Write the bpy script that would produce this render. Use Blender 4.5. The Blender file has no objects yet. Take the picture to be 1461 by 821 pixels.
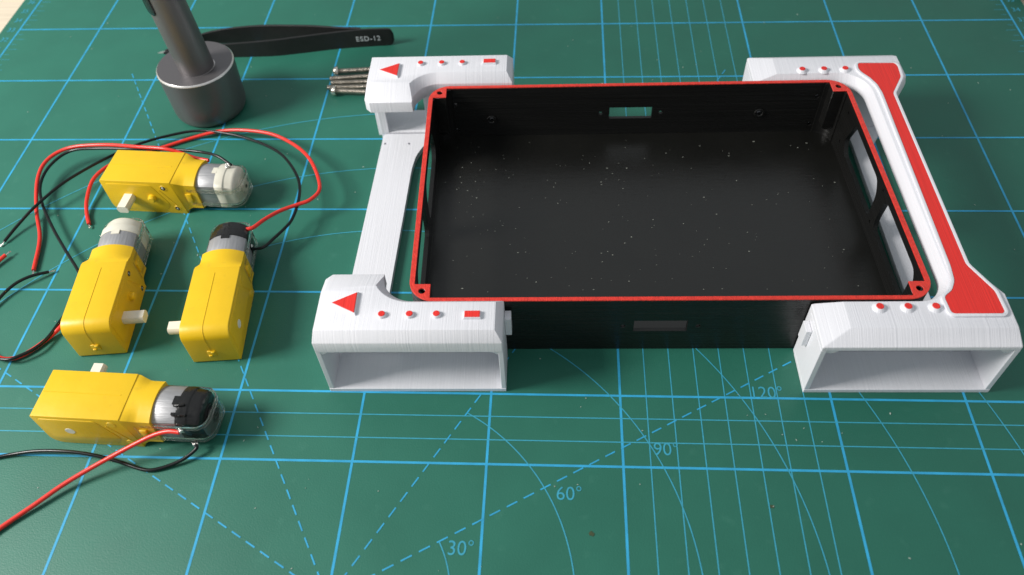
import bpy, bmesh, math, random
from mathutils import Vector, Matrix
from mathutils.geometry import tessellate_polygon
random.seed(7)
S = 0.01                      # every length below is written in centimetres; the scene is in metres
SC = bpy.context.scene
COL = SC.collection

# ---------------------------------------------------------------- camera
cam_data = bpy.data.cameras.new("camera")
cam = bpy.data.objects.new("camera", cam_data)
COL.objects.link(cam)
RC = Matrix(((0.998353, -0.008108, 0.056788), (0.04194, 0.778563, -0.626163), (-0.039136, 0.627514, 0.777621)))
CAM = Vector((32.5808, -13.6484, 27.3118))
cam.matrix_world = Matrix.Translation(CAM * S) @ RC.to_4x4()
cam_data.sensor_width = 36.0
cam_data.lens = 28.64
cam_data.clip_start = 0.01
cam_data.clip_end = 20.0
cam_data.dof.use_dof = True
cam_data.dof.focus_distance = 0.335
cam_data.dof.aperture_fstop = 12.0
SC.camera = cam

# ---------------------------------------------------------------- light (indoor room: soft grey room light, one tall window on the left)
world = bpy.data.worlds.new("World")
SC.world = world
world.use_nodes = True
wnt = world.node_tree
wbg = wnt.nodes["Background"]
wbg.inputs[1].default_value = 0.47
# a plain room: pale ceiling above, duller walls towards the horizon
wtc = wnt.nodes.new('ShaderNodeTexCoord'); wsp = wnt.nodes.new('ShaderNodeSeparateXYZ'); wrm = wnt.nodes.new('ShaderNodeValToRGB')
wnt.links.new(wtc.outputs['Generated'], wsp.inputs[0]); wnt.links.new(wsp.outputs['Z'], wrm.inputs[0]); wnt.links.new(wrm.outputs[0], wbg.inputs[0])
wrm.color_ramp.elements[0].position = 0.0; wrm.color_ramp.elements[0].color = (0.52, 0.56, 0.60, 1)
wrm.color_ramp.elements[1].position = 0.75; wrm.color_ramp.elements[1].color = (0.90, 0.96, 1.0, 1)

def area_light(name, loc, target, sx, sy, power, color):
    d = bpy.data.lights.new(name, 'AREA')
    d.shape = 'RECTANGLE'; d.size = sx; d.size_y = sy; d.energy = power; d.color = color
    o = bpy.data.objects.new(name, d); COL.objects.link(o)
    o.location = loc
    o.rotation_euler = (Vector(target) - Vector(loc)).to_track_quat('-Z', 'Y').to_euler()
    return o
area_light("window_light", (-0.60, -0.08, 0.66), (0.28, 0.09, 0.0), 0.34, 0.30, 16.2, (1.0, 0.97, 0.93))
SC.view_settings.view_transform = 'Standard'
SC.view_settings.look = 'None'
SC.view_settings.exposure = 0.0
SC.view_settings.gamma = 1.0

# ---------------------------------------------------------------- materials
def nodes_of(name):
    m = bpy.data.materials.new(name); m.use_nodes = True
    nt = m.node_tree
    return m, nt, nt.nodes["Principled BSDF"]

def mat_basic(name, color, rough=0.5, metal=0.0, noise=0.0, nscale=(8, 8, 8), bump=0.0, bscale=(8, 8, 8), spec=0.5,
              detail=3.0, trans=0.0, alpha=1.0, dirt=None, coat=0.0, bdist=0.002, sss=0.0):
    """principled material with procedural grain; scales are per centimetre, stretched scales give print lines"""
    m, nt, b = nodes_of(name)
    L = nt.links.new
    b.inputs['Base Color'].default_value = (*color, 1)
    b.inputs['Roughness'].default_value = rough
    b.inputs['Metallic'].default_value = metal
    b.inputs['Specular IOR Level'].default_value = spec
    b.inputs['Transmission Weight'].default_value = trans
    b.inputs['Alpha'].default_value = alpha
    b.inputs['Coat Weight'].default_value = coat
    if trans > .9: b.inputs['IOR'].default_value = 1.28
    if sss:
        b.inputs['Subsurface Weight'].default_value = sss
        b.inputs['Subsurface Radius'].default_value = (0.002, 0.002, 0.002)
    tc = nt.nodes.new('ShaderNodeTexCoord')
    def noise_tex(sc, det, seed=0.0):
        mp = nt.nodes.new('ShaderNodeMapping')
        mp.inputs['Scale'].default_value = tuple(c / S for c in sc)
        mp.inputs['Location'].default_value = (seed, seed * 2, seed * 3)
        L(tc.outputs['Object'], mp.inputs['Vector'])
        n = nt.nodes.new('ShaderNodeTexNoise'); n.inputs['Scale'].default_value = 1.0
        n.inputs['Detail'].default_value = det
        L(mp.outputs[0], n.inputs['Vector'])
        return n
    if noise > 0:
        n = noise_tex(nscale, detail)
        r = nt.nodes.new('ShaderNodeMapRange')
        r.inputs['From Min'].default_value = 0.25; r.inputs['From Max'].default_value = 0.75
        r.inputs['To Min'].default_value = 1 - noise; r.inputs['To Max'].default_value = 1 + noise * 0.6
        L(n.outputs[0], r.inputs['Value'])
        mx = nt.nodes.new('ShaderNodeMix'); mx.data_type = 'RGBA'; mx.blend_type = 'MULTIPLY'
        mx.inputs['Factor'].default_value = 1.0
        mx.inputs['A'].default_value = (*color, 1)
        L(r.outputs[0], mx.inputs['B'])
        out = mx.outputs['Result']
        if dirt:
            n2 = noise_tex((dirt[1],) * 3, 6.0, 3.7)
            r2 = nt.nodes.new('ShaderNodeMapRange')
            r2.inputs['From Min'].default_value = 0.62; r2.inputs['From Max'].default_value = 0.8
            L(n2.outputs[0], r2.inputs['Value'])
            sc2 = nt.nodes.new('ShaderNodeMath'); sc2.operation = 'MULTIPLY'; sc2.inputs[1].default_value = dirt[2]
            L(r2.outputs[0], sc2.inputs[0])
            mx2 = nt.nodes.new('ShaderNodeMix'); mx2.data_type = 'RGBA'
            L(sc2.outputs[0], mx2.inputs['Factor'])
            L(out, mx2.inputs['A']); mx2.inputs['B'].default_value = (*dirt[0], 1)
            out = mx2.outputs['Result']
        L(out, b.inputs['Base Color'])
        r3 = nt.nodes.new('ShaderNodeMapRange')
        r3.inputs['To Min'].default_value = rough * 0.85; r3.inputs['To Max'].default_value = min(1, rough * 1.15)
        L(n.outputs[0], r3.inputs['Value']); L(r3.outputs[0], b.inputs['Roughness'])
    if bump > 0:
        nb = noise_tex(bscale, 2.0, 1.3)
        bp = nt.nodes.new('ShaderNodeBump')
        bp.inputs['Strength'].default_value = bump; bp.inputs['Distance'].default_value = bdist
        L(nb.outputs[0], bp.inputs['Height']); L(bp.outputs[0], b.inputs['Normal'])
    return m

MT = {}
MT['mat_green'] = mat_basic('cutting_mat_vinyl', (0.020, 0.142, 0.097), 0.50, noise=0.10, nscale=(.35, .35, .35), bump=0.14,
                            bscale=(18, 18, 18), detail=8, dirt=((0.06, 0.22, 0.16), 1.6, 0.25), bdist=0.0006, spec=0.42)
MT['print_blue'] = mat_basic('printed_line_blue', (0.030, 0.36, 0.62), 0.5, noise=0.22, nscale=(1.2, 1.2, 1.2), bump=0.1, bscale=(14, 14, 14), bdist=0.0005)
MT['print_thin'] = mat_basic('printed_thin_line_blue', (0.040, 0.33, 0.46), 0.5, noise=0.15, nscale=(3, 3, 3))
MT['wood'] = mat_basic('pale_wood', (0.70, 0.60, 0.46), 0.5, noise=0.12, nscale=(.3, 6, 3), bump=0.1, bscale=(.3, 8, 3))
MT['white'] = mat_basic('white_printed_plastic', (0.77, 0.77, 0.81), 0.45, noise=0.035, nscale=(16, .25, .25), bump=0.30,
                        bscale=(30, .15, .15), bdist=0.0005, sss=0.0)
MT['white_x'] = mat_basic('white_printed_plastic_side', (0.77, 0.77, 0.81), 0.45, noise=0.02, nscale=(.3, 14, .3), bump=0.12, bscale=(.2, 26, .2), bdist=0.0005)
MT['black'] = mat_basic('black_printed_plastic', (0.0085, 0.0085, 0.0080), 0.30, noise=0.25, nscale=(.2, .2, 9), bump=0.5,
                        bscale=(.12, .12, 24), bdist=0.0005, spec=0.42)
MT['black_floor'] = mat_basic('black_printed_floor', (0.007, 0.007, 0.006), 0.30, noise=0.15, nscale=(.5, .5, .5), bump=0.14, bscale=(1.0, 22, 1), bdist=0.0005, spec=0.65)
MT['red'] = mat_basic('red_printed_plastic', (0.80, 0.030, 0.022), 0.45, noise=0.10, nscale=(12, .3, 3), bump=0.4, bscale=(24, .3, 3), bdist=0.0005)
MT['rim_red'] = mat_basic('red_printed_rim', (0.72, 0.040, 0.025), 0.5, noise=0.22, nscale=(5, 5, 5), bump=0.4, bscale=(16, 16, 16), bdist=0.0008)
MT['yellow'] = mat_basic('yellow_gearbox_plastic', (0.80, 0.505, 0.010), 0.38, noise=0.035, nscale=(1.2, 1.2, 1.2), bump=0.03, bscale=(3, 3, 3), dirt=((0.45, 0.30, 0.03), 3.0, 0.30), sss=0.0)
MT['shaft'] = mat_basic('milky_nylon', (0.80, 0.76, 0.64), 0.35, noise=0.05, nscale=(3, 3, 3))
MT['steel'] = mat_basic('motor_can_steel', (0.42, 0.42, 0.43), 0.5, metal=0.55, noise=0.12, nscale=(1, 9, 9), bump=0.1, bscale=(2, 14, 14))
MT['cap_white'] = mat_basic('milky_end_cap', (0.72, 0.69, 0.58), 0.35, noise=0.06, nscale=(3, 3, 3))
MT['cap_black'] = mat_basic('black_end_cap', (0.012, 0.012, 0.012), 0.25, noise=0.3, nscale=(4, 4, 4), bump=0.2, bscale=(5, 5, 5))
MT['clear'] = mat_basic('clear_strap_plastic', (0.93, 0.93, 0.86), 0.07, trans=0.96, noise=0.04, nscale=(3, 3, 3), bump=0.15, bscale=(4, 4, 4), spec=0.7)
MT['solder'] = mat_basic('solder_metal', (0.75, 0.74, 0.70), 0.25, metal=0.9, noise=0.2, nscale=(9, 9, 9), bump=0.6, bscale=(9, 9, 9))
MT['dark_metal'] = mat_basic('dark_recess_metal', (0.05, 0.04, 0.03), 0.4, metal=0.5, noise=0.3, nscale=(9, 9, 9))
MT['wire_red'] = mat_basic('red_wire_sleeve', (0.78, 0.035, 0.022), 0.30, noise=0.06, nscale=(3, 3, 3))
MT['wire_black'] = mat_basic('black_wire_sleeve', (0.004, 0.006, 0.006), 0.3, noise=0.2, nscale=(3, 3, 3), spec=0.4)
MT['bolt'] = mat_basic('nickel_screw', (0.50, 0.45, 0.38), 0.34, metal=0.9, noise=0.25, nscale=(6, 2, 2), bump=0.7, bscale=(26, 2, 2), bdist=0.001)
MT['bolt_head'] = mat_basic('nickel_screw_head', (0.78, 0.74, 0.66), 0.22, metal=0.95, noise=0.15, nscale=(5, 5, 5))
MT['tweezer'] = mat_basic('black_coated_steel', (0.011, 0.011, 0.011), 0.55, noise=0.25, nscale=(4, 4, 4), bump=0.3, bscale=(30, 30, 30), bdist=0.0005)
MT['tip'] = mat_basic('bare_tip_metal', (0.7, 0.7, 0.65), 0.3, metal=0.8, noise=0.1)
MT['text_white'] = mat_basic('printed_white_text', (0.55, 0.58, 0.60), 0.5, noise=0.2, nscale=(8, 8, 8))
MT['anodised'] = mat_basic('grey_anodised_aluminium', (0.20, 0.19, 0.195), 0.44, metal=0.75, noise=0.03, nscale=(12, 12, 12), bump=0.12, bscale=(40, 40, 40), bdist=0.0004)
MT['edge_glint'] = mat_basic('edge_glint_metal', (0.90, 0.87, 0.84), 0.30, metal=0.8, noise=0.05)  # pale colour stands in for the window's reflection on the stand's edge
MT['button'] = mat_basic('black_button', (0.01, 0.01, 0.01), 0.2, noise=0.1)
MT['dust'] = mat_basic('pale_dust', (0.22, 0.23, 0.20), 0.8, noise=0.3, nscale=(9, 9, 9))
MT['mat_dust'] = mat_basic('pale_lint', (0.38, 0.46, 0.40), 0.8, noise=0.3, nscale=(9, 9, 9))
MT['grime'] = mat_basic('brown_grime', (0.05, 0.07, 0.03), 0.8, noise=0.3, nscale=(9, 9, 9))

# ---------------------------------------------------------------- mesh helpers
class MB:
    def __init__(s, T=None):
        s.v = []; s.f = []; s.T = T
    def add(s, pts):
        i = len(s.v)
        s.v += [s.T(*p) if s.T else tuple(p) for p in pts]
        return i
    def ring_loft(s, rings, cap0=True, cap1=True, closed=True):
        n = len(rings[0]); st = [s.add(r) for r in rings]
        for a, b in zip(st, st[1:]):
            for k in range(n if closed else n - 1):
                k2 = (k + 1) % n
                s.f.append((a + k, a + k2, b + k2, b + k))
        def cap(i, ring):
            if len(ring) <= 4:
                s.f.append(tuple(range(i, i + n))); return
            for t in tessellate_polygon([[Vector(p) for p in ring]]):
                s.f.append(tuple(i + q for q in t))
        if cap0: cap(st[0], rings[0])
        if cap1: cap(st[-1], rings[-1])
    def box(s, x0, x1, y0, y1, z0, z1):
        s.ring_loft([[(x0, y0, z), (x1, y0, z), (x1, y1, z), (x0, y1, z)] for z in (z0, z1)])
    def plate(s, outer, holes, h0, h1, axis='z'):
        """flat plate with holes; 2-D outline (a,b) extruded between h0 and h1 along the axis"""
        if axis == 'z': P = lambda a, b, h: (a, b, h)
        elif axis == 'y': P = lambda a, b, h: (a, h, b)
        else: P = lambda a, b, h: (h, a, b)
        loops = [outer] + list(holes)
        tri = tessellate_polygon([[Vector((a, b, 0)) for a, b in lp] for lp in loops])
        flat = [p for lp in loops for p in lp]
        i0 = s.add([P(a, b, h0) for a, b in flat]); i1 = s.add([P(a, b, h1) for a, b in flat])
        for t in tri:
            s.f.append(tuple(i0 + q for q in t)); s.f.append(tuple(i1 + q for q in reversed(t)))
        o = 0
        for lp in loops:
            n = len(lp)
            for k in range(n):
                k2 = (k + 1) % n
                s.f.append((i0 + o + k, i0 + o + k2, i1 + o + k2, i1 + o + k))
            o += n
    def cyl(s, p0, p1, r0, r1=None, n=20, cap=True):
        r1 = r0 if r1 is None else r1
        p0 = Vector(p0); p1 = Vector(p1); d = (p1 - p0).normalized()
        a = d.orthogonal().normalized(); b = d.cross(a)
        rings = [[tuple(p + r * (math.cos(t) * a + math.sin(t) * b)) for t in [2 * math.pi * k / n for k in range(n)]] for p, r in ((p0, r0), (p1, r1))]
        s.ring_loft(rings, cap, cap)
    def lathe(s, base, d, prof, n=32):
        """prof: (height, radius) pairs along direction d"""
        base = Vector(base); d = Vector(d).normalized(); a = d.orthogonal().normalized(); b = d.cross(a)
        s.ring_loft([[tuple(base + d * h + r * (math.cos(t) * a + math.sin(t) * b)) for t in [2 * math.pi * k / n for k in range(n)]] for h, r in prof])
    def tube(s, pts, r, n=10, rr=None):
        pts = [Vector(p) for p in pts]; rings = []
        up = Vector((0.05, 0.1, 1))
        for i, p in enumerate(pts):
            d = (pts[min(i + 1, len(pts) - 1)] - pts[max(i - 1, 0)]).normalized()
            a = d.cross(up).normalized(); b = d.cross(a)
            q = rr(i / (len(pts) - 1)) if rr else r
            rings.append([tuple(p + q * (math.cos(t) * a + math.sin(t) * b)) for t in [2 * math.pi * k / n for k in range(n)]])
        s.ring_loft(rings)
    def build(s, name, material, parent=None, smooth=False, bevel=0.0, seg=2, angle=35):
        me = bpy.data.meshes.new(name)
        me.from_pydata([(x * S, y * S, z * S) for x, y, z in s.v], [], s.f)
        bm = bmesh.new(); bm.from_mesh(me)
        bmesh.ops.remove_doubles(bm, verts=bm.verts, dist=1e-7)
        bmesh.ops.recalc_face_normals(bm, faces=bm.faces)
        if bevel > 0:
            ed = [e for e in bm.edges if len(e.link_faces) == 2 and e.calc_face_angle(0) > math.radians(angle)]
            bmesh.ops.bevel(bm, geom=ed, offset=bevel * S, segments=seg, profile=0.5, affect='EDGES', clamp_overlap=True)
        bm.to_mesh(me); bm.free()
        if smooth or bevel > 0:
            for p in me.polygons: p.use_smooth = True
            me.set_sharp_from_angle(angle=math.radians(angle))
        me.materials.append(MT[material])
        o = bpy.data.objects.new(name, me); COL.objects.link(o)
        if parent: o.parent = parent
        return o

def tag(o, label=None, cat=None, group=None, kind=None):
    if label: o['label'] = label
    if cat: o['category'] = cat
    if group: o['group'] = group
    if kind: o['kind'] = kind
    return o
def empty(name, loc=(0, 0, 0), rz=0.0):
    o = bpy.data.objects.new(name, None); COL.objects.link(o)
    o.empty_display_size = 0.01
    o.location = [c * S for c in loc]; o.rotation_euler = (0, 0, rz)
    return o
def rounded(x0, x1, y0, y1, r, n=8):
    out = []
    for cx, cy, a0 in ((x1 - r, y0 + r, -90), (x1 - r, y1 - r, 0), (x0 + r, y1 - r, 90), (x0 + r, y0 + r, 180)):
        for k in range(n + 1):
            a = math.radians(a0 + 90 * k / n); out.append((cx + r * math.cos(a), cy + r * math.sin(a)))
    return out
def circle(cx, cy, r, n=16, ph=0):
    return [(cx + r * math.cos(2 * math.pi * k / n + ph), cy + r * math.sin(2 * math.pi * k / n + ph)) for k in range(n)]
def arc(cx, cy, r, a0, a1, n):
    return [(cx + r * math.cos(math.radians(a0 + (a1 - a0) * k / n)), cy + r * math.sin(math.radians(a0 + (a1 - a0) * k / n))) for k in range(n + 1)]
def offset(poly, d):
    """offset a closed 2-D polygon outwards by d (either winding)"""
    n = len(poly); A = sum(poly[i][0] * poly[(i + 1) % n][1] - poly[(i + 1) % n][0] * poly[i][1] for i in range(n))
    sg = 1 if A > 0 else -1; out = []
    for i in range(n):
        p0, p1, p2 = Vector(poly[i - 1]), Vector(poly[i]), Vector(poly[(i + 1) % n])
        e1 = (p1 - p0).normalized(); e2 = (p2 - p1).normalized()
        n1 = Vector((e1.y, -e1.x)) * sg; n2 = Vector((e2.y, -e2.x)) * sg
        m = (n1 + n2); m.normalize(); k = d / max(0.45, m.dot(n1))
        out.append((p1.x + m.x * k, p1.y + m.y * k))
    return out
def smooth_corners(poly, r, n=4):
    out = []; N = len(poly)
    for i in range(N):
        p0, p1, p2 = Vector(poly[i - 1]), Vector(poly[i]), Vector(poly[(i + 1) % N])
        rr = min(r, (p0 - p1).length * .45, (p2 - p1).length * .45)
        a = p1 + (p0 - p1).normalized() * rr; b = p1 + (p2 - p1).normalized() * rr
        for k in range(n + 1):
            t = k / n; q = a * (1 - t) ** 2 + p1 * 2 * t * (1 - t) + b * t * t; out.append((q.x, q.y))
    return out
def spline(pts, n=8):
    P = [Vector(p) for p in pts]; P = [P[0] * 2 - P[1]] + P + [P[-1] * 2 - P[-2]]; out = []
    for i in range(1, len(P) - 2):
        for k in range(n):
            t = k / n
            out.append(0.5 * ((2 * P[i]) + (P[i + 1] - P[i - 1]) * t + (2 * P[i - 1] - 5 * P[i] + 4 * P[i + 1] - P[i + 2]) * t * t + (3 * P[i] - P[i - 1] - 3 * P[i + 1] + P[i + 2]) * t ** 3))
    out.append(P[-2]); return out
def text_mesh(name, body, size, mat, parent, M, extrude=0.004, spacing=1.0, sx=1.0, bold=0.0):
    cu = bpy.data.curves.new(name, 'FONT'); cu.body = body; cu.size = size * S; cu.extrude = extrude * S
    cu.space_character = spacing; cu.offset = bold * S; cu.resolution_u = 6
    t = bpy.data.objects.new(name + '_curve', cu); COL.objects.link(t)
    bpy.context.view_layer.update()
    me = bpy.data.meshes.new_from_object(t.evaluated_get(bpy.context.evaluated_depsgraph_get()))
    bpy.data.objects.remove(t); bpy.data.curves.remove(cu)
    me.name = name
    me.transform(Matrix.Diagonal((sx, 1, 1, 1)))
    me.transform(M)
    me.materials.clear(); me.materials.append(MT[mat])
    o = bpy.data.objects.new(name, me); COL.objects.link(o); o.parent = parent
    return o

# ================================================================ SETTING: desk and cutting mat
b = MB(); b.box(-90, 150, -80, 120, -4.3, -0.3)
desk = b.build('desk', 'wood', bevel=0.05); tag(desk, kind='structure')

mat_e = empty('cutting_mat', (0, 0, 0))
tag(mat_e, 'large green self healing cutting mat with blue printed grid covering the desk', 'cutting mat')
b = MB(); b.plate(rounded(-1.1, 59.1, -6.2, 39.1, .5), [], -0.3, 0.0)
b.build('mat_sheet', 'mat_green', mat_e, bevel=0.04)
ZL = 0.006
def strip(mb, x0, y0, x1, y1, w, z=ZL):
    d = Vector((x1 - x0, y1 - y0)).normalized() * (w / 2); n = (-d.y, d.x)
    i = mb.add([(x0 - n[0], y0 - n[1], z), (x1 - n[0], y1 - n[1], z), (x1 + n[0], y1 + n[1], z), (x0 + n[0], y0 + n[1], z)])
    mb.f.append((i, i + 1, i + 2, i + 3))
VX = [0, 5, 10, 15, 20, 25, 30, 35, 43, 48, 53, 58]; HY = [-5, 0, 3, 8, 13, 18, 23, 28, 33, 38]
b = MB()
for x in VX: strip(b, x, -5, x, 38, .095)
b.build('printed_vertical_lines', 'print_blue', mat_e)
b = MB()
for y in HY: strip(b, 0, y, 58, y, .095, ZL + .003)
b.build('printed_horizontal_lines', 'print_blue', mat_e)
b = MB()
for x in range(36, 43): strip(b, x, -5, x, 38, .045, ZL + .001)
for y in (1, 2): strip(b, 0, y, 58, y, .045, ZL + .002)
b.build('printed_thin_lines', 'print_thin', mat_e)
b = MB()
PC = (25.0, -5.0)
for ang in (30, 60, 120, 150):
    r = 0.6
    while r < (25.0 if ang in (30, 150) else 32.6):
        c, s_ = math.cos(math.radians(ang)), math.sin(math.radians(ang))
        strip(b, PC[0] + c * r, PC[1] + s_ * r, PC[0] + c * (r + .42), PC[1] + s_ * (r + .42), .055, ZL + .004)
        r += .68
b.build('printed_dashed_lines', 'print_blue', mat_e)
b = MB()
for r, a1 in ((4.08, 30), (8.24, 60), (12.5, 90), (16.66, 120), (20.85, 150), (25.05, 180)):
    pts = arc(PC[0], PC[1], r, 0, a1, int(a1 * 1.2))
    w = .022; n = len(pts)
    ri = arc(PC[0], PC[1], r - w, 0, a1, n - 1); ro = arc(PC[0], PC[1], r + w, 0, a1, n - 1)
    i = b.add([(x, y, ZL + .005) for x, y in ri]); j = b.add([(x, y, ZL + .005) for x, y in ro])
    for k in range(n - 1): b.f.append((i + k, i + k + 1, j + k + 1, j + k))
b.build('printed_arcs', 'print_thin', mat_e)
for body, x, y in (("30°", 28.83, -3.42), ("60°", 32.55, -1.33), ("90°", 36.12, 0.5), ("120°", 39.95, 3.0)):
    text_mesh('printed_number', body, .74, 'print_thin', mat_e, Matrix.Translation((x * S, y * S, (ZL + .006) * S)), extrude=0.0, sx=0.93, bold=-0.002)
b = MB()
for y10 in range(-50, 381, 5):
    y = y10 / 10; w = .55 if y10 % 10 == 0 else .3
    strip(b, 0.15, y, 0.15 + w, y, .03, ZL + .001); strip(b, 57.85, y, 57.85 - w, y, .03, ZL + .001)
rt = b.build('printed_ruler_ticks', 'print_thin', mat_e); rt['kind'] = 'stuff'
for y in range(18, 36):
    for x in (-.75, 58.25):
        text_mesh('printed_ruler_number', str(y + 5), .55, 'print_thin', mat_e, Matrix.Translation((x * S, (y - .2) * S, (ZL + .006) * S)), extrude=0.0, sx=.9)

# ================================================================ BLACK TRAY
tray = empty('chassis_tray', (26.9, 5.06, 0))
tag(tray, 'open black printed chassis tray with a thin red rim between the white brackets', 'tray')
TB = lambda u, v, z: (u - .041 * v, .018 * u + v, z)
TW, TD, TH = 19.6, 13.02, 3.2
b = MB(TB); b.plate(rounded(0.02, TW - .02, 0.02, TD - .02, 1.0), [], 0.0, 0.25)
b.build('floor_panel', 'black_floor', tray)
def rect(a0, a1, b0, b1): return [(a0, b0), (a1, b0), (a1, b1), (a0, b1)]
# long walls (a = u, b = z); slot plus screw holes
slot = rect(8.62, 10.68, 1.22, 1.88)
sm = [circle(8.2, 1.55, .09, 10), circle(11.1, 1.55, .09, 10), circle(2.85, 1.28, .13, 6), circle(15.85, 1.45, .17, 6)]
edge = [circle(1.2 + d, z, .1, 10) for d, z in ((-.05, 2.2), (-.1, .62))] + [circle(18.4, 2.36, .1, 10), circle(18.42, .7, .1, 10)]
b = MB(TB); b.plate(rect(1.0, TW - 1.0, 0.25, 3.14), [slot] + sm + edge, TD - .17, TD - .002, 'y')
b.build('long_wall', 'black', tray, bevel=0.012, seg=1)
b = MB(TB); b.plate(rect(1.0, TW - 1.0, 0.0, 3.14), [slot] + sm[:2], 0.002, .17, 'y')
b.build('long_wall', 'black', tray, bevel=0.012, seg=1)
for h in sm[2:]:
    b = MB(TB)
    cx = sum(p[0] for p in h) / 6; cz = sum(p[1] for p in h) / 6
    b.plate(circle(cx, cz, .25, 12), [circle(cx, cz, .15, 12)], TD - .24, TD - .17, 'y')
    b.build('nut_seat', 'black', tray, bevel=.02, seg=1)
# short walls with two windows each (a = v, b = z)
wins = [smooth_corners([(6.35, .95), (10.35, .95), (10.75, 1.45), (10.2, 2.78), (6.75, 2.78), (6.35, 2.2)], .25, 3),
        smooth_corners([(1.75, .95), (5.55, .95), (5.65, 1.5), (5.5, 2.6), (5.3, 2.78), (1.75, 2.78), (1.4, 2.3), (1.4, 1.5)], .25, 3)]
sh = [circle(5.98, 2.85, .07, 8), circle(5.98, 1.0, .07, 8), circle(11.3, 2.6, .08, 8), circle(11.2, 1.0, .08, 8)]
for u0, u1 in ((0.002, .2), (TW - .2, TW - .002)):
    b = MB(TB); b.plate(rect(1.0, TD - 1.0, 0.0 if u0 > 1 else 0.0, 3.14), wins + sh, u0, u1, 'x')
    b.build('short_wall', 'black', tray, bevel=0.015, seg=1)
# rounded corners with a screw post
for sx in (0, 1):
    for sy in (0, 1):
        fx = lambda a: a if sx == 0 else TW - a
        fy = lambda a: a if sy == 0 else TD - a
        prof = [(fx(p[0]), fy(p[1])) for p in ([(1.0, .002)] + [(1.0 - math.sin(t) * .998, 1.0 - math.cos(t) * .998) for t in [math.radians(9 * k) for k in range(1, 11)]] +
                [(.25, 1.0)] + [(1.0 - math.sin(t) * .75, 1.0 - math.cos(t) * .75) for t in [math.radians(90 - 9 * k) for k in range(1, 11)]])]
        b = MB(TB); b.plate(prof, [], 0, 3.14); b.build('corner_wall', 'black', tray, smooth=True)
        b = MB(TB); b.plate([(fx(p[0]), fy(p[1])) for p in [(.26, .4), (.4, .26), (.81, .26), (.81, .83), (.26, .83)]], [[(fx(.5) + .13 * math.cos(t * .5236), fy(.5) + .13 * math.sin(t * .5236)) for t in range(12)]], 1.0, 3.14)
        b.build('screw_post', 'black', tray, bevel=.015, seg=1)
        b = MB(TB)   # sloping foot of the post
        b.ring_loft([[(fx(.26), fy(.26), z) for z in ()] or [(fx(a), fy(c), z) for a, c, z in ((.26, .26, z0), (o, .26, z0), (o, o, z0), (.26, o, z0))] for z0, o in ((.35, .3), (1.0, .81))])
        b.build('post_foot', 'black', tray, bevel=.02, seg=1)
inner = [(.82, .17), (18.78, .17), (18.78, .84), (19.4, .84), (19.4, 12.18), (18.78, 12.18), (18.78, 12.85), (.82, 12.85), (.82, 12.18), (.2, 12.18), (.2, .84), (.82, .84)]
holes = [circle(x, y, .135, 14) for x in (.5, TW - .5) for y in (.5, TD - .5)]
b = MB(TB); b.plate(rounded(0, TW, 0, TD, 1.0, 10), [inner] + holes, 3.14, TH)
rim = b.build('red_rim', 'rim_red', tray, bevel=.015, seg=1); rim['label'] = 'thin red printed rim around the top of the black tray'
b = MB(TB)
for _ in range(230):
    u, v = random.uniform(.6, 19), random.uniform(.5, 12.5); r = random.choice((.012, .015, .02, .03)) * random.uniform(.7, 1.1)
    a = random.uniform(0, 6.28); l = r * random.uniform(1, 2)
    b.ring_loft([[(u + l * math.cos(a + t) , v + r * math.sin(a + t), z) for t in (0, 1.7, 3.1, 4.6)] for z in (.252, .262)])
dst = b.build('dust_specks', 'dust', tray); dst['kind'] = 'stuff'

# ================================================================ WHITE BRACKETS
RB = .018
def bracket_marks(parent, items, z, prefix_base_grow, h=.1, t=.03):
    for kind, poly in items:
        base = MB(); lo = offset(poly, prefix_base_grow)
        base.ring_loft([[(x, y, z - .01) for x, y in lo], [(x, y, z + h) for x, y in offset(poly, .02)]])
        m = MB(); m.ring_loft([[(x, y, z + h) for x, y in poly], [(x, y, z + h + t) for x, y in poly]])
        mo = m.build(kind, 'red', parent, bevel=.008, seg=1)
        base.build('mark_base', 'white', mo)

# ---- left bracket
lb = empty('wheel_bracket', (26.9, 5.06, 0), RB)
tag(lb, 'left white printed bracket with red arrow marks on its two wheel arches', 'bracket')
LZ0, LZ1, LZ2 = 2.70, 3.28, 3.70
def left_top(mir):
    f = (lambda p: (p[0], 13.02 - p[1])) if mir else (lambda p: p)
    n = 12
    lo = [(-3.3, -2.0), (3.65, -2.0), (3.65, -.07)] + arc(.2, 1.15, 1.22, -90, -180, n) + [(-1.02, 1.28), (-3.05, 1.28), (-3.3, 1.03)]
    hi = [(-3.22, -1.7), (3.38, -1.7), (3.38, -.43)] + arc(.2, 1.15, 1.58, -90, -150, n) + [(-1.55, .36), (-3.0, .22), (-3.22, .08)]
    lo = [f(p) for p in lo]; hi = [f(p) for p in hi]
    b = MB()
    b.ring_loft([[(x, y, LZ0) for x, y in lo], [(x, y, LZ1) for x, y in lo], [(x, y, LZ2) for x, y in hi]])
    return b.build('arch_top', 'white', lb, bevel=.03, seg=2, angle=20)
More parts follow.
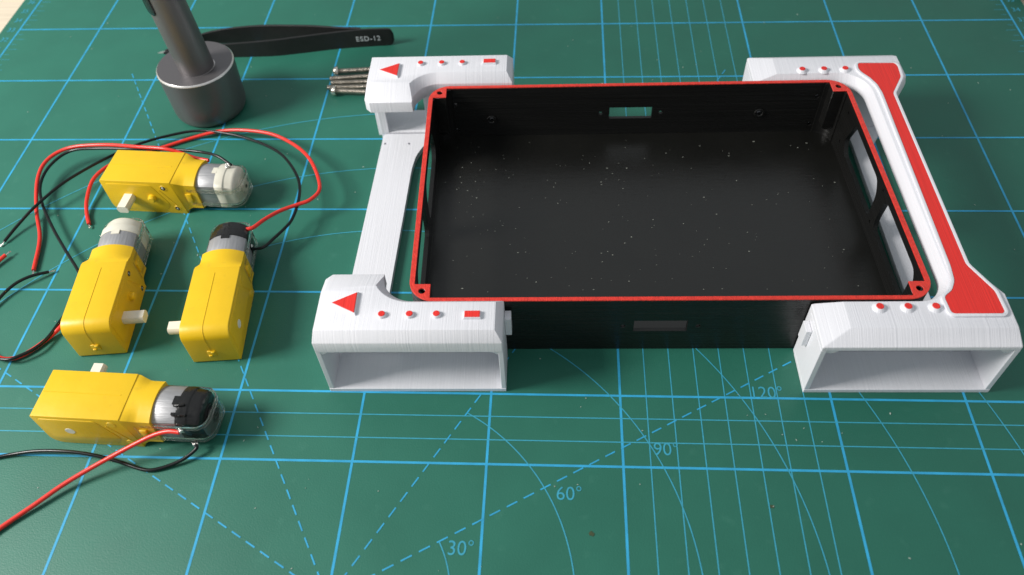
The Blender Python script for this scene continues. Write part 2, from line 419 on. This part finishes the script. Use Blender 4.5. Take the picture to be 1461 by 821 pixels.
for mir in (False, True):
    left_top(mir)
    g = (lambda v: 13.02 - v) if mir else (lambda v: v)
    def bx(u0, u1, v0, v1, z0, z1, name, mt='white', bev=.015):
        b = MB(); a, c = sorted((g(v0), g(v1))); b.box(u0, u1, a, c, z0, z1); return b.build(name, mt, lb, bevel=bev, seg=1)
    bx(-3.3, 3.65, -2.0, -.28, 0, .2, 'arch_floor')
    bx(-3.3, -3.12, -1.98, -.28, .203, LZ0 - .003, 'arch_side', 'white_x')
    bx(3.47, 3.65, -1.98, -.28, .203, LZ0 - .003, 'arch_side', 'white_x')
    b = MB(); a, c = sorted((g(-.07), g(-.277)))
    b.plate(rect(-3.1, 3.64, 0, LZ0 - .003), [rect(-2.72, -.72, .34, 2.42)], a, c, 'y'); b.build('arch_wall', 'white', lb, bevel=.015, seg=1)
    bx(3.66, 3.9, -.55, -.12, 1.75, 2.75, 'locking_tab')
    for u_, d_ in ((-3.115, 1), (3.465, -1)):
        b = MB(); a, c = sorted((g(-1.96), g(-1.86))); b.plate([(u_, LZ0 - .004), (u_ + d_ * .34, LZ0 - .004), (u_, LZ0 - .22)], [], a, c, 'y'); b.build('corner_gusset', 'white', lb, bevel=.01, seg=1)
cb = [(-3.33, 0.0), (-.6, 0.0), (-.8, .7), (-1.2, 1.15), (-1.5, 1.7), (-1.3, 10.5), (-1.18, 11.4), (-.85, 12.15), (-.55, 12.6), (-.5, 13.02), (-3.02, 13.02), (-3.0, 12.5)]
b = MB(); b.plate(smooth_corners(cb, .3, 3), [circle(x, y, .075, 10) for x, y in ((-2.82, 12.3), (-1.61, 12.28), (-2.95, .75), (-1.85, .75))], 0, .3)
b.build('cross_bar', 'white', lb, bevel=.02, seg=2)
def disc(cx, cy, r): return circle(cx, cy, r, 18)
mk = []
for m in (lambda p: p, lambda p: (p[0], 13.05 - p[1])):
    for x in (-.77, .25, 1.24): mk.append(('round_mark', disc(*m((x, -1.04)), .125)))
    mk.append(('bar_mark', [m(p) for p in rect(2.27, 2.83, -1.21, -.93)]))
    mk.append(('arrow_mark', [m(p) for p in ((-2.68, -.52), (-1.8, -.04), (-1.79, -.99))]))
bracket_marks(lb, mk, LZ2, .045)

# ---- right bracket
rb = empty('wheel_bracket', (26.9, 5.06, 0), RB)
tag(rb, 'right white printed bracket with a long red inlay along its top', 'bracket')
RZ0, RZ1, RZ2 = 2.80, 3.02, 3.40
n = 10
lo = [(15.05, -2.05), (22.0, -2.05), (22.02, .1), (21.14, 1.5), (21.14, 11.52), (22.02, 12.92), (22.0, 15.07), (15.05, 15.07), (15.05, 13.09)] + \
     arc(18.73, 11.87, 1.22, 90, 0, n) + arc(18.85, 1.03, 1.1, 0, -90, n) + [(15.05, -.07)]
hi = [(16.08, -1.45), (21.9, -1.45), (21.93, .05), (21.07, 1.44), (21.07, 11.58), (21.93, 12.97), (21.9, 14.47), (16.08, 14.47), (16.08, 13.27)] + \
     arc(18.73, 11.87, 1.42, 90, 0, n) + arc(18.85, 1.03, 1.3, 0, -90, n) + [(16.08, -.27)]
b = MB(); b.ring_loft([[(x, y, RZ0) for x, y in lo], [(x, y, RZ1) for x, y in lo], [(x, y, RZ2) for x, y in hi]])
b.build('top_frame', 'white', rb, bevel=.04, seg=3, angle=14)
for mir in (False, True):
    g = (lambda v: 13.02 - v) if mir else (lambda v: v)
    def bx(u0, u1, v0, v1, z0, z1, name, mt='white', bev=.015):
        b = MB(); a, c = sorted((g(v0), g(v1))); b.box(u0, u1, a, c, z0, z1); return b.build(name, mt, rb, bevel=bev, seg=1)
    bx(15.05, 22.0, -2.05, -.28, 0, .2, 'arch_floor')
    bx(15.05, 15.25, -2.04, -.28, .203, RZ0 - .003, 'arch_side', 'white_x')
    bx(21.8, 22.0, -2.04, -.28, .203, RZ0 - .003, 'arch_side', 'white_x')
    bx(15.06, 21.98, -.277, -.07, 0, RZ0 - .003, 'arch_wall')
    bx(14.83, 15.04, -.95, -.42, 1.55, 2.45, 'locking_tab')
    for u_, d_ in ((15.255, 1), (21.795, -1)):
        b = MB(); a, c = sorted((g(-2.0), g(-1.86))); b.plate([(u_, RZ0 - .004), (u_ + d_ * .55, RZ0 - .004), (u_ + d_ * .3, RZ0 - .2), (u_, RZ0 - .2)], [], a, c, 'y'); b.build('corner_gusset', 'white', rb, bevel=.01, seg=1)
b = MB(); b.plate(smooth_corners([(19.9, -.06), (21.9, -.06), (21.02, 1.3), (21.02, 11.7), (21.9, 13.08), (19.9, 13.08), (20.08, 12.0), (20.08, 1.0)], .3, 3), [], 0, .3)
b.build('cross_bar', 'white', rb, bevel=.02, seg=2)
red = [(19.72, -.9), (21.5, -.9), (21.58, -.8), (21.55, .12), (20.93, 1.4), (20.95, 11.6), (21.62, 12.8), (21.68, 13.6), (21.6, 13.82), (19.92, 13.86), (19.85, 13.42), (19.95, 13.14), (20.22, 12.74), (20.42, 12.25), (20.5, 11.6),
       (20.36, 1.35), (20.28, .6), (20.05, .15), (19.68, -.14)]
redp = smooth_corners(red, .14, 3)
b = MB(); b.plate(offset(redp, .13), [offset(redp, .012)], RZ2 - .02, RZ2 + .10); b.build('inlay_border', 'white', rb, bevel=.03, seg=2)
b = MB(); b.plate(redp, [], RZ2 - .01, RZ2 + .085); b.build('red_inlay', 'red', rb, bevel=.01, seg=1)
mk = []
for m in (lambda p: p, lambda p: (p[0], p[1] + 14.04)):
    for x in (17.27, 18.27, 19.25): mk.append(('round_mark', disc(*m((x, -.58)), .135)))
bracket_marks(rb, mk, RZ2, .13, h=.11)

# ================================================================ GEAR MOTORS
ARCN = 10
def sec(x, r, w, zc=.99, ztop=None):
    """cross-section of the motor: circle of radius r cut flat at |y| = w"""
    a = math.asin(min(1, w / r)); out = []
    for k in range(ARCN + 1):
        t = -a + 2 * a * k / ARCN; out.append((x, r * math.sin(t), zc + r * math.cos(t)))
    for k in range(ARCN + 1):
        t = a - 2 * a * k / ARCN; out.append((x, r * math.sin(t), zc - r * math.cos(t)))
    return out
def sec2(x, w, top, sag, bot=None):
    """flattened motor section: upright flats at |y| = w, shallow arcs above and below"""
    bot = 1.98 - top if bot is None else bot
    R = (w * w + sag * sag) / (2 * sag); a = math.asin(w / R); out = []
    for k in range(ARCN + 1):
        t = -a + 2 * a * k / ARCN; out.append((x, R * math.sin(t), top - R + R * math.cos(t)))
    for k in range(ARCN + 1):
        t = a - 2 * a * k / ARCN; out.append((x, R * math.sin(t), bot + R - R * math.cos(t)))
    return out
WIRES = {
'M1_red': [(15.9, 14.75, 1.5), (15.14, 14.95, 1.5), (14.47, 15.09, 1.7), (13.68, 15.2, 1.85), (12.38, 15.49, 1.7), (10.24, 16.11, 1.3), (8.26, 16.25, 1.0), (7.27, 15.6, 0.8), (7.14, 14.46, 0.6), (7.7, 12.61, 0.3), (8.49, 10.94, 0.15), (8.99, 9.02, 0.12)],
'M1_black': [(17.24, 14.15, 1.75), (16.49, 14.62, 1.9), (15.43, 15.14, 1.7), (14.11, 15.4, 1.6), (12.2, 15.68, 1.4), (9.89, 15.96, 1.2), (8.27, 16.1, 0.9), (7.48, 15.3, 0.7), (7.38, 14.17, 0.55), (7.92, 12.93, 0.45), (9.05, 11.38, 0.4), (10.14, 10.08, 0.4), (11.47, 8.56, 0.5), (11.78, 7.93, 0.3)],
'M3_red': [(18.8, 10.30, 1.5), (19.13, 10.41, 1.5), (19.44, 11.11, 1.3), (19.93, 11.83, 1.1), (20.61, 12.33, 1.0), (21.13, 12.65, 1.0), (21.43, 13.34, 1.0), (21.03, 14.53, 1.0), (20.31, 15.77, 0.9), (19.27, 16.81, 0.8), (17.99, 17.62, 0.7), (16.35, 18.13, 0.5), (14.97, 18.26, 0.3), (13.71, 17.95, 0.15), (12.58, 17.39, 0.12), (11.72, 16.88, 0.15), (10.69, 16.14, 0.3), (10.18, 15.31, 0.5), (9.87, 14.42, 0.5), (9.91, 13.32, 0.3), (10.14, 12.53, 0.15), (10.48, 11.88, 0.12)],
'M3_black': [(19.05, 9.75, 0.8), (19.58, 9.79, 0.9), (19.9, 10.29, 0.9), (20.25, 10.89, 0.9), (20.48, 11.45, 0.9), (20.55, 12.52, 0.9), (20.32, 13.87, 0.85), (19.62, 15.18, 0.8), (18.65, 16.3, 0.7), (17.09, 17.37, 0.5), (15.4, 18.09, 0.35), (13.84, 18.32, 0.3), (12.51, 17.89, 0.35), (11.35, 17.12, 0.5), (10.37, 16.01, 0.7), (9.42, 14.84, 0.8), (8.62, 13.76, 0.8), (7.81, 12.55, 0.6), (7.2, 11.6, 0.3), (6.84, 10.74, 0.12)],
'M4_red': [(18.82, 0.35, 1.35), (18.36, 0.4, 1.3), (17.84, 0.35, 1.15), (17.25, 0.16, 0.95), (16.46, -0.18, 0.7), (15.48, -0.7, 0.45), (14.57, -1.31, 0.28), (13.77, -2.04, 0.18), (13.0, -2.75, 0.12), (12.31, -3.49, 0.12)],
'M4_black': [(19.1, 0.36, 0.42), (19.12, 0.2, 0.34), (18.7, -0.14, 0.2), (18.17, -0.39, 0.12), (17.55, -0.57, 0.1), (16.99, -0.49, 0.1), (16.26, -0.28, 0.15), (15.18, -0.09, 0.3), (14.08, 0.0, 0.35), (12.93, 0.03, 0.25), (11.94, -0.07, 0.12), (10.94, -0.31, 0.1)],
'M2_red': [(12.75, 10.0, 1.2), (12.35, 9.2, .8), (12.1, 8.3, .45), (11.99, 7.54, 0.3), (11.73, 6.2, 0.3), (11.58, 5.76, 0.25), (11.22, 5.34, 0.12), (10.74, 4.69, 0.12), (10.21, 4.3, 0.12), (9.56, 4.29, 0.12), (8.4, 4.83, 0.12), (7.0, 6.47, 0.12), (6.64, 8.22, 0.12), (7.01, 9.22, 0.15), (7.35, 9.85, 0.2)],
'M2_black': [(12.8, 10.15, 1.5), (12.5, 9.5, 1.1), (12.2, 8.7, .7), (11.91, 7.81, 0.4), (11.7, 6.73, 0.35), (11.5, 6.09, 0.3), (11.27, 5.25, 0.25), (10.99, 4.68, 0.3), (10.56, 4.31, 0.32), (10.04, 4.1, 0.3), (9.2, 4.37, 0.2), (8.39, 5.37, 0.12), (8.0, 6.48, 0.12), (8.2, 7.38, 0.2), (8.64, 8.09, 0.3), (9.19, 8.54, 0.3), (9.77, 8.91, 0.15)],
}
def motor(label, x, y, deg, sh, top_round, cap, wires, hw=1.0, terminals=()):
    e = empty('gear_motor', (x, y, 0), math.radians(deg))
    tag(e, label, 'motor', 'yellow gear motors beside the tray')
    H = 1.98
    # gearbox shell: side profile in x-z, rounded at one corner of the gear end
    r = .5
    if top_round:
        prof = [(0.06, 0), (3.62, 0), (3.4, H)] + [(r + r * math.cos(math.radians(t)), H - r + r * math.sin(math.radians(t))) for t in range(90, 181, 15)] + [(0, .06)]
    else:
        prof = [(3.62, 0), (3.4, H), (.05, H), (0, H - .05)] + [(r + r * math.cos(math.radians(t)), r + r * math.sin(math.radians(t))) for t in range(180, 271, 15)]
    b = MB(); b.plate(prof, [], -hw, hw, 'y'); b.build('gearbox', 'yellow', e, bevel=.055, seg=3, angle=25)
    # raised panel and diagonal rib on both broad faces
    for s_ in (-1, 1):
        b = MB(); b.plate(smooth_corners([(.22, .45), (.5, .16), (2.65, .16), (2.95, .6), (2.6, 1.36), (2.4, 1.80), (.22, 1.80)], .12, 3), [], *sorted((s_ * (hw - .01), s_ * (hw + .018))), 'y')
        b.build('face_panel', 'yellow', e, bevel=.016, seg=2)
        b = MB(); b.cyl((2.72, s_ * hw, 1.5), (3.28, s_ * hw, .5), .022, n=8); b.build('face_rib', 'yellow', e, smooth=True)
    # neck that holds the motor
    def rsec(x, t):
        out = []
        for (a, yy, zz) in sec2(x, .89, 1.965, .26):
            bz = H * .985 if zz > .99 else .015
            out.append((a, yy * (1 + t * (hw / .89 - 1)), zz * (1 - t) + bz * t))
        return out
    b = MB(); b.ring_loft([rsec(3.35, 1), rsec(3.5, .9), rsec(3.68, .45), rsec(3.84, .08), sec2(3.95, .89, 1.965, .26), sec2(4.42, .89, 1.965, .26)]); b.build('motor_neck', 'yellow', e, smooth=True, bevel=.02, seg=1, angle=42)
    b = MB(); b.ring_loft([sec2(4.2, .79, 1.90, .32), sec2(5.30, .79, 1.90, .32)]); b.build('motor_can', 'steel', e, bevel=.02, seg=2, angle=40)
    b = MB(); b.ring_loft([sec2(5.302, .81, 1.925, .33), sec2(5.70, .81, 1.925, .33), sec2(5.74, .77, 1.88, .34), sec2(6.04, .75, 1.86, .36), sec2(6.14, .73, 1.82, .38), sec2(6.2, .67, 1.74, .38)]); c = b.build('end_cap', cap, e, smooth=True, bevel=.015, seg=1, angle=42)
    b = MB(); b.lathe((6.2, 0, .99), (1, 0, 0), [(-.02, .44), (.05, .43), (.06, .33), (.18, .31), (.22, .26)], 24); b.build('bearing_boss', cap, e, smooth=True)
    b = MB(); b.lathe((6.4, 0, .99), (1, 0, 0), [(0, .10), (.04, .09)], 12); b.build('motor_axle', 'dark_metal', e, smooth=True)
    # brush tabs: small notches on the round side of the cap
    b = MB()
    b.box(5.1, 5.34, -.18, .18, 1.86, 1.925); b.build('cap_notch', 'cap_black' if cap == 'cap_black' else 'cap_white', e, bevel=.01, seg=1)
    # clear strap round the end of the motor
    def band(y0, t):
        pth = [(3.75, -y0), (5.8, -y0), (6.2, -y0 + .08), (6.42, -y0 + .35), (6.46, 0), (6.42, y0 - .35), (6.2, y0 - .08), (5.8, y0), (3.75, y0)]
        pth = [tuple(p) for p in spline([(a, c, 0) for a, c in pth], 4)]
        inn = []
        for i, p in enumerate(pth):
            q0 = Vector(pth[max(i - 1, 0)]); q1 = Vector(pth[min(i + 1, len(pth) - 1)]); d = (q1 - q0).normalized()
            inn.append((p[0] - d.y * t, p[1] + d.x * t))
        return pth, inn
    pth, inn = band(.89, .06)
    b = MB()
    for z0, z1, lo_, hi_ in ((.42, .62, 0, None), (1.28, 1.46, 0, None), (.623, 1.277, 9, -9)):
        pp = pth[lo_:hi_]; ii = inn[lo_:hi_]
        b.ring_loft([[(p[0], p[1], z0), (q[0], q[1], z0), (q[0], q[1], z1), (p[0], p[1], z1)] for p, q in zip(pp, ii)])
    for s_ in (-1, 1): b.box(3.6, 3.78, min(s_ * .86, s_ * .93), max(s_ * .86, s_ * .93), .42, 1.46)
    b.build('clear_strap', 'clear', e, bevel=.01, seg=1)
    b = MB()
    for s_ in (-1, 1): b.box(3.84, 4.12, min(s_ * .79, s_ * .97), max(s_ * .79, s_ * .97), .70, 1.2)
    b.build('strap_peg', 'yellow', e, bevel=.03, seg=2)
    # output shaft (flattened both sides) and the flush pin opposite
    b = MB(); pr = [(px, max(-.19, min(.19, pz))) for px, pz in circle(0, 0, .27, 24)]
    b.plate([(1.12 + px, .99 + pz) for px, pz in pr], [], *sorted((sh * hw * .98, sh * (hw + .88))), 'y'); b.build('output_shaft', 'shaft', e, bevel=.03, seg=2, angle=50)
    b = MB(); b.lathe((1.12, -sh * hw, .99), (0, -sh, 0), [(0, .2), (.03, .18)], 16); b.build('flush_pin', 'shaft', e, smooth=True)
    b = MB(); b.lathe((2.25, sh * hw, 1.0), (0, sh, 0), [(0, .2), (.16, .19), (.22, .12)], 16); b.build('locating_boss', 'yellow', e, smooth=True)
    for (sx_, sz) in ((2.98, 1.62), (3.22, .34)):
        for s_ in (-1, 1):
            b = MB(); b.lathe((sx_, s_ * hw, sz), (0, s_, 0), [(0, .17), (.018, .16)], 16)
            rim_ = b.build('screw_boss', 'yellow', e, smooth=True)
            if s_ == sh:
                b = MB(); b.lathe((sx_, s_ * (hw + .018), sz), (0, s_, 0), [(0, .12), (.008, .115)], 12); b.build('screw_hole', 'dark_metal', e, smooth=True)
                b = MB(); b.lathe((sx_, s_ * (hw + .026), sz), (0, s_, 0), [(0, .055), (.015, .045)], 10); b.build('screw_tip', 'solder', e, smooth=True)
    b = MB(); b.box(-.05, .01, -.14, .2, .42, .80); b.build('end_tab', 'yellow', e, bevel=.03, seg=2)
    for yy_, zz_ in ((-.05, .72), (.1, .5)):
        b = MB(); b.box(-.10, -.04, yy_ - .07, yy_ + .08, zz_ - .06, zz_ + .07); b.build('end_catch', 'yellow', e, bevel=.025, seg=2)
    # moulded seam down the middle
    pts = [(3.2, 0.0, H)] + [(2.3, .01, H), (1.4, .0, H), (.8, .01, H)]
    b = MB()
    if top_round:
        z = [(p[0], p[1]) for p in prof[3:10]]
        path = [(3.1, H), (1.4, H)] + z + [(0, .9), (0, .76)]
    else:
        path = [(3.1, H), (.1, H)]
    for (x0_, z0_), (x1_, z1_) in zip(path, path[1:]):
        d = Vector((x1_ - x0_, z1_ - z0_)); 
        if d.length < 1e-4: continue
        d.normalize(); nn = Vector((-d.y, d.x))
        if nn.dot(Vector((.5 * (x0_ + x1_) - 1.7, .5 * (z0_ + z1_) - 1.0))) < 0: nn = -nn
        o1 = nn * .010
        b.ring_loft([[(px, yy, pz) for yy in (.03, .072)] + [(px + o1.x * 1.7, yy, pz + o1.y * 1.7) for yy in (.062, .04)] for px, pz in ((x0_, z0_), (x1_, z1_))])
    b.build('moulded_seam', 'yellow', e)
    for k, (tx, ty, tz) in enumerate(terminals):
        b = MB(); b.box(tx - .12, tx + .12, ty - .02, ty + .02, tz - .1, tz + .1); b.build('terminal', 'solder', e, bevel=.008, seg=1)
        b = MB(); b.lathe((tx - .02, ty, tz - .1), (0, 0, 1), [(0, .02), (.04, .08), (.1, .1), (.17, .07), (.2, .02)], 12); b.build('solder_blob', 'solder', e, smooth=True)
    inv = (Matrix.Translation((x, y, 0)) @ Matrix.Rotation(math.radians(deg), 4, 'Z')).inverted()
    for key in wires:
        colr = 'red' if key.endswith('red') else 'black'
        pts = [inv @ p for p in spline(WIRES[key], 8)]
        b = MB(); b.tube(pts, .088 if colr == 'red' else .070, 12)
        b.build('%s_wire' % colr, 'wire_' + colr, e, smooth=True)
        d = (pts[-1] - pts[-3]).normalized()
        side = d.cross(Vector((0, 0, 1)))
        b = MB()
        for q in (-.02, 0, .025):
            b.tube([pts[-1] - d * .03 + side * q * .4, pts[-1] + d * .14 + side * q, pts[-1] + d * .27 + side * q * 1.8 + Vector((0, 0, -.02))], .016, 5)
        b.build('bare_strands', 'solder', e, smooth=True)
    return e
motor('yellow gear motor at the top lying lengthwise, milky end cap, shaft towards the viewer', 11.45, 13.95, -3.5, -1, False, 'cap_white', ['M1_red', 'M1_black'], 1.04, [(5.75, .28, 1.92), (5.6, .5, 1.78)])
motor('yellow gear motor with milky end cap pointing away and white shaft to the right', 13.82, 4.56, 95.8, -1, True, 'cap_white', ['M2_red', 'M2_black'], .98, [(5.6, .78, 1.25), (5.4, .78, 1.5)])
motor('yellow gear motor with black end cap pointing away, nearest the white bracket', 18.72, 4.33, 95.3, 1, True, 'cap_black', ['M3_red', 'M3_black'], .97, [(5.95, -.55, 1.5), (5.5, -.78, .9)])
m4 = motor('yellow gear motor lying lengthwise in front, black end cap facing right', 13.38, 1.57, -2.3, 1, False, 'cap_black', ['M4_red', 'M4_black'], 1.0, [(5.5, -.95, 1.35), (5.75, -.97, .4)])

b = MB(); b.box(5.28, 5.55, -.62, -.48, 1.62, 1.84); b.box(5.18, 5.75, -.60, -.50, 1.74, 1.90); b.cyl((5.2, -.25, 1.93), (5.62, -.2, 1.97), .05, n=8)
b.build('brush_tab', 'cap_black', m4, bevel=.02, seg=1)

# ================================================================ SCREWS
lab = ['rearmost of the five long screws behind the left bracket, round head up', 'second long screw from the back, leaning against the next', 'middle long screw of the five beside the white arch', 'fourth long screw from the back, its head farthest left', 'frontmost of the five long screws, with a bright round head']
scr = [((20.22, 23.3), (24.6, 23.75), 1, 0), ((19.98, 22.78), (24.6, 23.25), -1, 0), ((20.12, 22.42), (24.6, 22.62), -1, 0), ((19.98, 22.02), (24.6, 22.14), -1, 0), ((20.4, 21.62), (24.6, 21.42), 1, 0)]
for i, ((x0, y0), (x1, y1), hd, _) in enumerate(scr):
    L = math.hypot(x1 - x0, y1 - y0)
    e = empty('machine_screw', (x0, y0, .0), math.atan2(y1 - y0, x1 - x0)); tag(e, lab[i], 'screw', 'long screws behind the left bracket')
    zc = .27 if hd > 0 else .17
    b = MB(); prof = []
    k = 0
    while k * .09 < L - .3:
        prof += [(.18 + k * .09, .150), (.18 + k * .09 + .045, .125)]; k += 1
    b.lathe((0, 0, zc if hd > 0 else .16), (1, 0, -.02 if hd > 0 else 0), prof, 14); b.build('threaded_shank', 'bolt', e, smooth=True)
    b = MB()
    if hd > 0: b.lathe((-.04, 0, zc), (1, 0, 0), [(-.1, .10), (-.07, .17), (.0, .235), (.1, .265), (.22, .27)], 20)
    else: b.lathe((0, 0, .16), (1, 0, 0), [(0, .09), (.03, .13), (.18, .14)], 14)
    b.build('screw_head', 'bolt_head' if hd > 0 else 'bolt', e, smooth=True)

# ================================================================ TWEEZERS
tw = empty('tweezers', (22.6, 26.3, 0)); tag(tw, 'black ESD tweezers lying on edge behind the grey stand, ESD-12 printed in white', 'tweezers')
def arm(pts, name):
    # pts: (x, y, zlo, zhi) along the arm in world cm
    P = spline([(p[0], p[1], 0) for p in pts], 6); n = len(P)
    lo_ = [p[2] for p in pts]; hi_ = [p[3] for p in pts]
    def itp(arr, i):
        t = i / (n - 1) * (len(arr) - 1); k = min(int(t), len(arr) - 2); return arr[k] + (arr[k + 1] - arr[k]) * (t - k)
    rings = []
    for i, p in enumerate(P):
        d = (P[min(i + 1, n - 1)] - P[max(i - 1, 0)]).normalized(); nn = Vector((-d.y, d.x, 0)) * .065
        a, c = itp(lo_, i), itp(hi_, i)
        q = [p - nn, p + nn]
        rings.append([(q[0].x - 22.6, q[0].y - 26.3, a), (q[1].x - 22.6, q[1].y - 26.3, a), (q[1].x - 22.6, q[1].y - 26.3, c), (q[0].x - 22.6, q[0].y - 26.3, c)])
    b = MB(); b.ring_loft(rings); return b.build(name, 'tweezer', tw, bevel=.02, seg=1)
arm([(23.12, 26.2, .34, .72), (23.03, 26.17, .14, .95), (22.8, 26.13, .03, 1.06), (21.4, 26.02, 0, 1.1), (19.78, 25.82, 0, 1.06), (17.82, 25.45, 0, 1.04), (16.24, 25.2, 0, 1.0), (13.8, 25.1, .02, .85), (12.0, 25.0, .2, .7), (10.5, 24.9, .36, .56), (10.1, 24.88, .42, .5)], 'front_arm')
arm([(21.3, 26.2, .05, 1.08), (20.0, 26.28, .05, 1.1), (18.3, 26.45, .05, 1.12), (15.5, 26.62, .02, 1.05), (13.5, 26.45, .05, .98), (12.2, 26.2, .15, .85), (11.2, 25.7, .28, .7), (10.4, 25.2, .36, .56), (10.1, 25.05, .42, .5)], 'rear_arm')
b = MB(); b.cyl((10.12 - 22.6, 24.9 - 26.3, .46), (9.75 - 22.6, 24.86 - 26.3, .46), .035, .012, 8); b.cyl((10.12 - 22.6, 25.03 - 26.3, .46), (9.8 - 22.6, 24.95 - 26.3, .46), .03, .012, 8); b.build('bare_tip', 'tip', tw, smooth=True)
a0 = Vector((20.98, 25.985, 0)); a1 = Vector((22.75, 26.115, 0)); dd = (a1 - a0).normalized()
Rm = Matrix(((dd.x, 0, dd.y, 0), (dd.y, 0, -dd.x, 0), (0, 1, 0, 0), (0, 0, 0, 1)))
p = Vector((21.0 - 22.6, 25.875 - 26.3, .42))
text_mesh('printed_label', 'ESD-12', .42, 'text_white', tw, Matrix.Translation(p * S) @ Rm, extrude=.004, spacing=1.15, sx=.98, bold=.004)

# ================================================================ STAND AND PEN
st = empty('pen_stand', (13.98, 20.58, 0)); tag(st, 'round grey metal stand with a window glint coloured into its top edge, holding the pen shaped tool', 'stand')
b = MB(); b.lathe((0, 0, 0), (0, 0, 1), [(0, 1.55), (.03, 1.66), (.12, 1.77), (.28, 1.84), (.5, 1.875), (1.5, 1.905), (2.74, 1.95)], 72); b.build('stand_body', 'anodised', st, smooth=True)
b = MB(); b.lathe((0, 0, 0), (0, 0, 1), [(2.742, 1.955), (2.77, 1.95), (2.83, 1.895)], 72); b.build('glint_edge', 'edge_glint', st, smooth=True)  # edge chamfer, with the window glint put in as a paler colour
b = MB(); b.plate(circle(0, 0, 1.895, 72), [circle(.22, -.28, .885, 40)], 2.6, 2.832); b.build('top_plate', 'anodised', st)
b = MB(); b.lathe((.22, -.28, 2.2), (0, 0, 1), [(0, .94), (.05, .94)], 40); b.build('socket_floor', 'button', st)
pen = empty('screwdriver_pen', (14.2, 20.3, 2.3)); tag(pen, 'slim grey cylindrical tool standing in the round stand, black button near the top edge', 'tool')
dv = Vector((-.055, -.01, 1)).normalized()
b = MB(); b.lathe((0, 0, 0), dv, [(0, .6), (.12, .78), (.3, .86), (.6, .88), (12.5, .88), (12.7, .8)], 56); b.build('barrel', 'anodised', pen, smooth=True)
bc = dv * 5.15 + Vector((-.70, -.48, 0))
b = MB()
for k in range(1): 
    prof = smooth_corners(rect(-.33, .33, -.72, 1.6), .3, 6)
    side = Vector((-.62, -.78, 0)).normalized(); tang = Vector((.78, -.62, 0)).normalized()
    b.ring_loft([[tuple(dv * (4.65 + bb + .0) + side * (.80 + hh) + tang * aa) for aa, bb in prof] for hh in (0, .085)])
b.build('button', 'button', pen, bevel=.02, seg=2)

# ================================================================ small things
ob = empty('black_puck', (60.0, 31.35, 0)); tag(ob, 'black rounded object barely in view at the top right corner', 'puck')
b = MB(); b.lathe((0, 0, 0), (0, 0, 1), [(0, 1.0), (.06, 1.08), (.5, 1.12), (.62, 1.02)], 36); b.build('puck_body', 'cap_black', ob, smooth=True)
b = MB(); b.lathe((0, 0, .621), (0, 0, 1), [(0, .8), (.03, .75)], 30); b.build('puck_top', 'button', ob, smooth=True)
b = MB()
for _ in range(150):
    x, y = random.uniform(2, 56), random.uniform(-4.5, 30); r = random.choice((.01, .014, .02)) * random.uniform(.8, 1.3); a = random.uniform(0, 6.28); l = r * random.uniform(1, 3)
    b.ring_loft([[(x + l * math.cos(t) * math.cos(a) - r * math.sin(t) * math.sin(a), y + l * math.cos(t) * math.sin(a) + r * math.sin(t) * math.cos(a), z) for t in (0, 1.5, 3.1, 4.7)] for z in (.0, .02)])
o = b.build('mat_dust', 'mat_dust'); tag(o, 'tiny pale dust specks scattered on the green mat', 'dust', kind='stuff')
for (x, y, lb_) in ((33.8, -2.55, 'small brown stain on the mat right of the 60 degree label'), (40.1, -1.4, 'small dark stain on the mat below the 120 degree label')):
    b = MB(); pl = [(x + (.09 + random.uniform(-.04, .04)) * math.cos(t * .524), y + (.08 + random.uniform(-.04, .04)) * math.sin(t * .524)) for t in range(12)]
    b.plate(pl, [], 0.0, .015); o = b.build('stain', 'grime'); tag(o, lb_, 'stain')
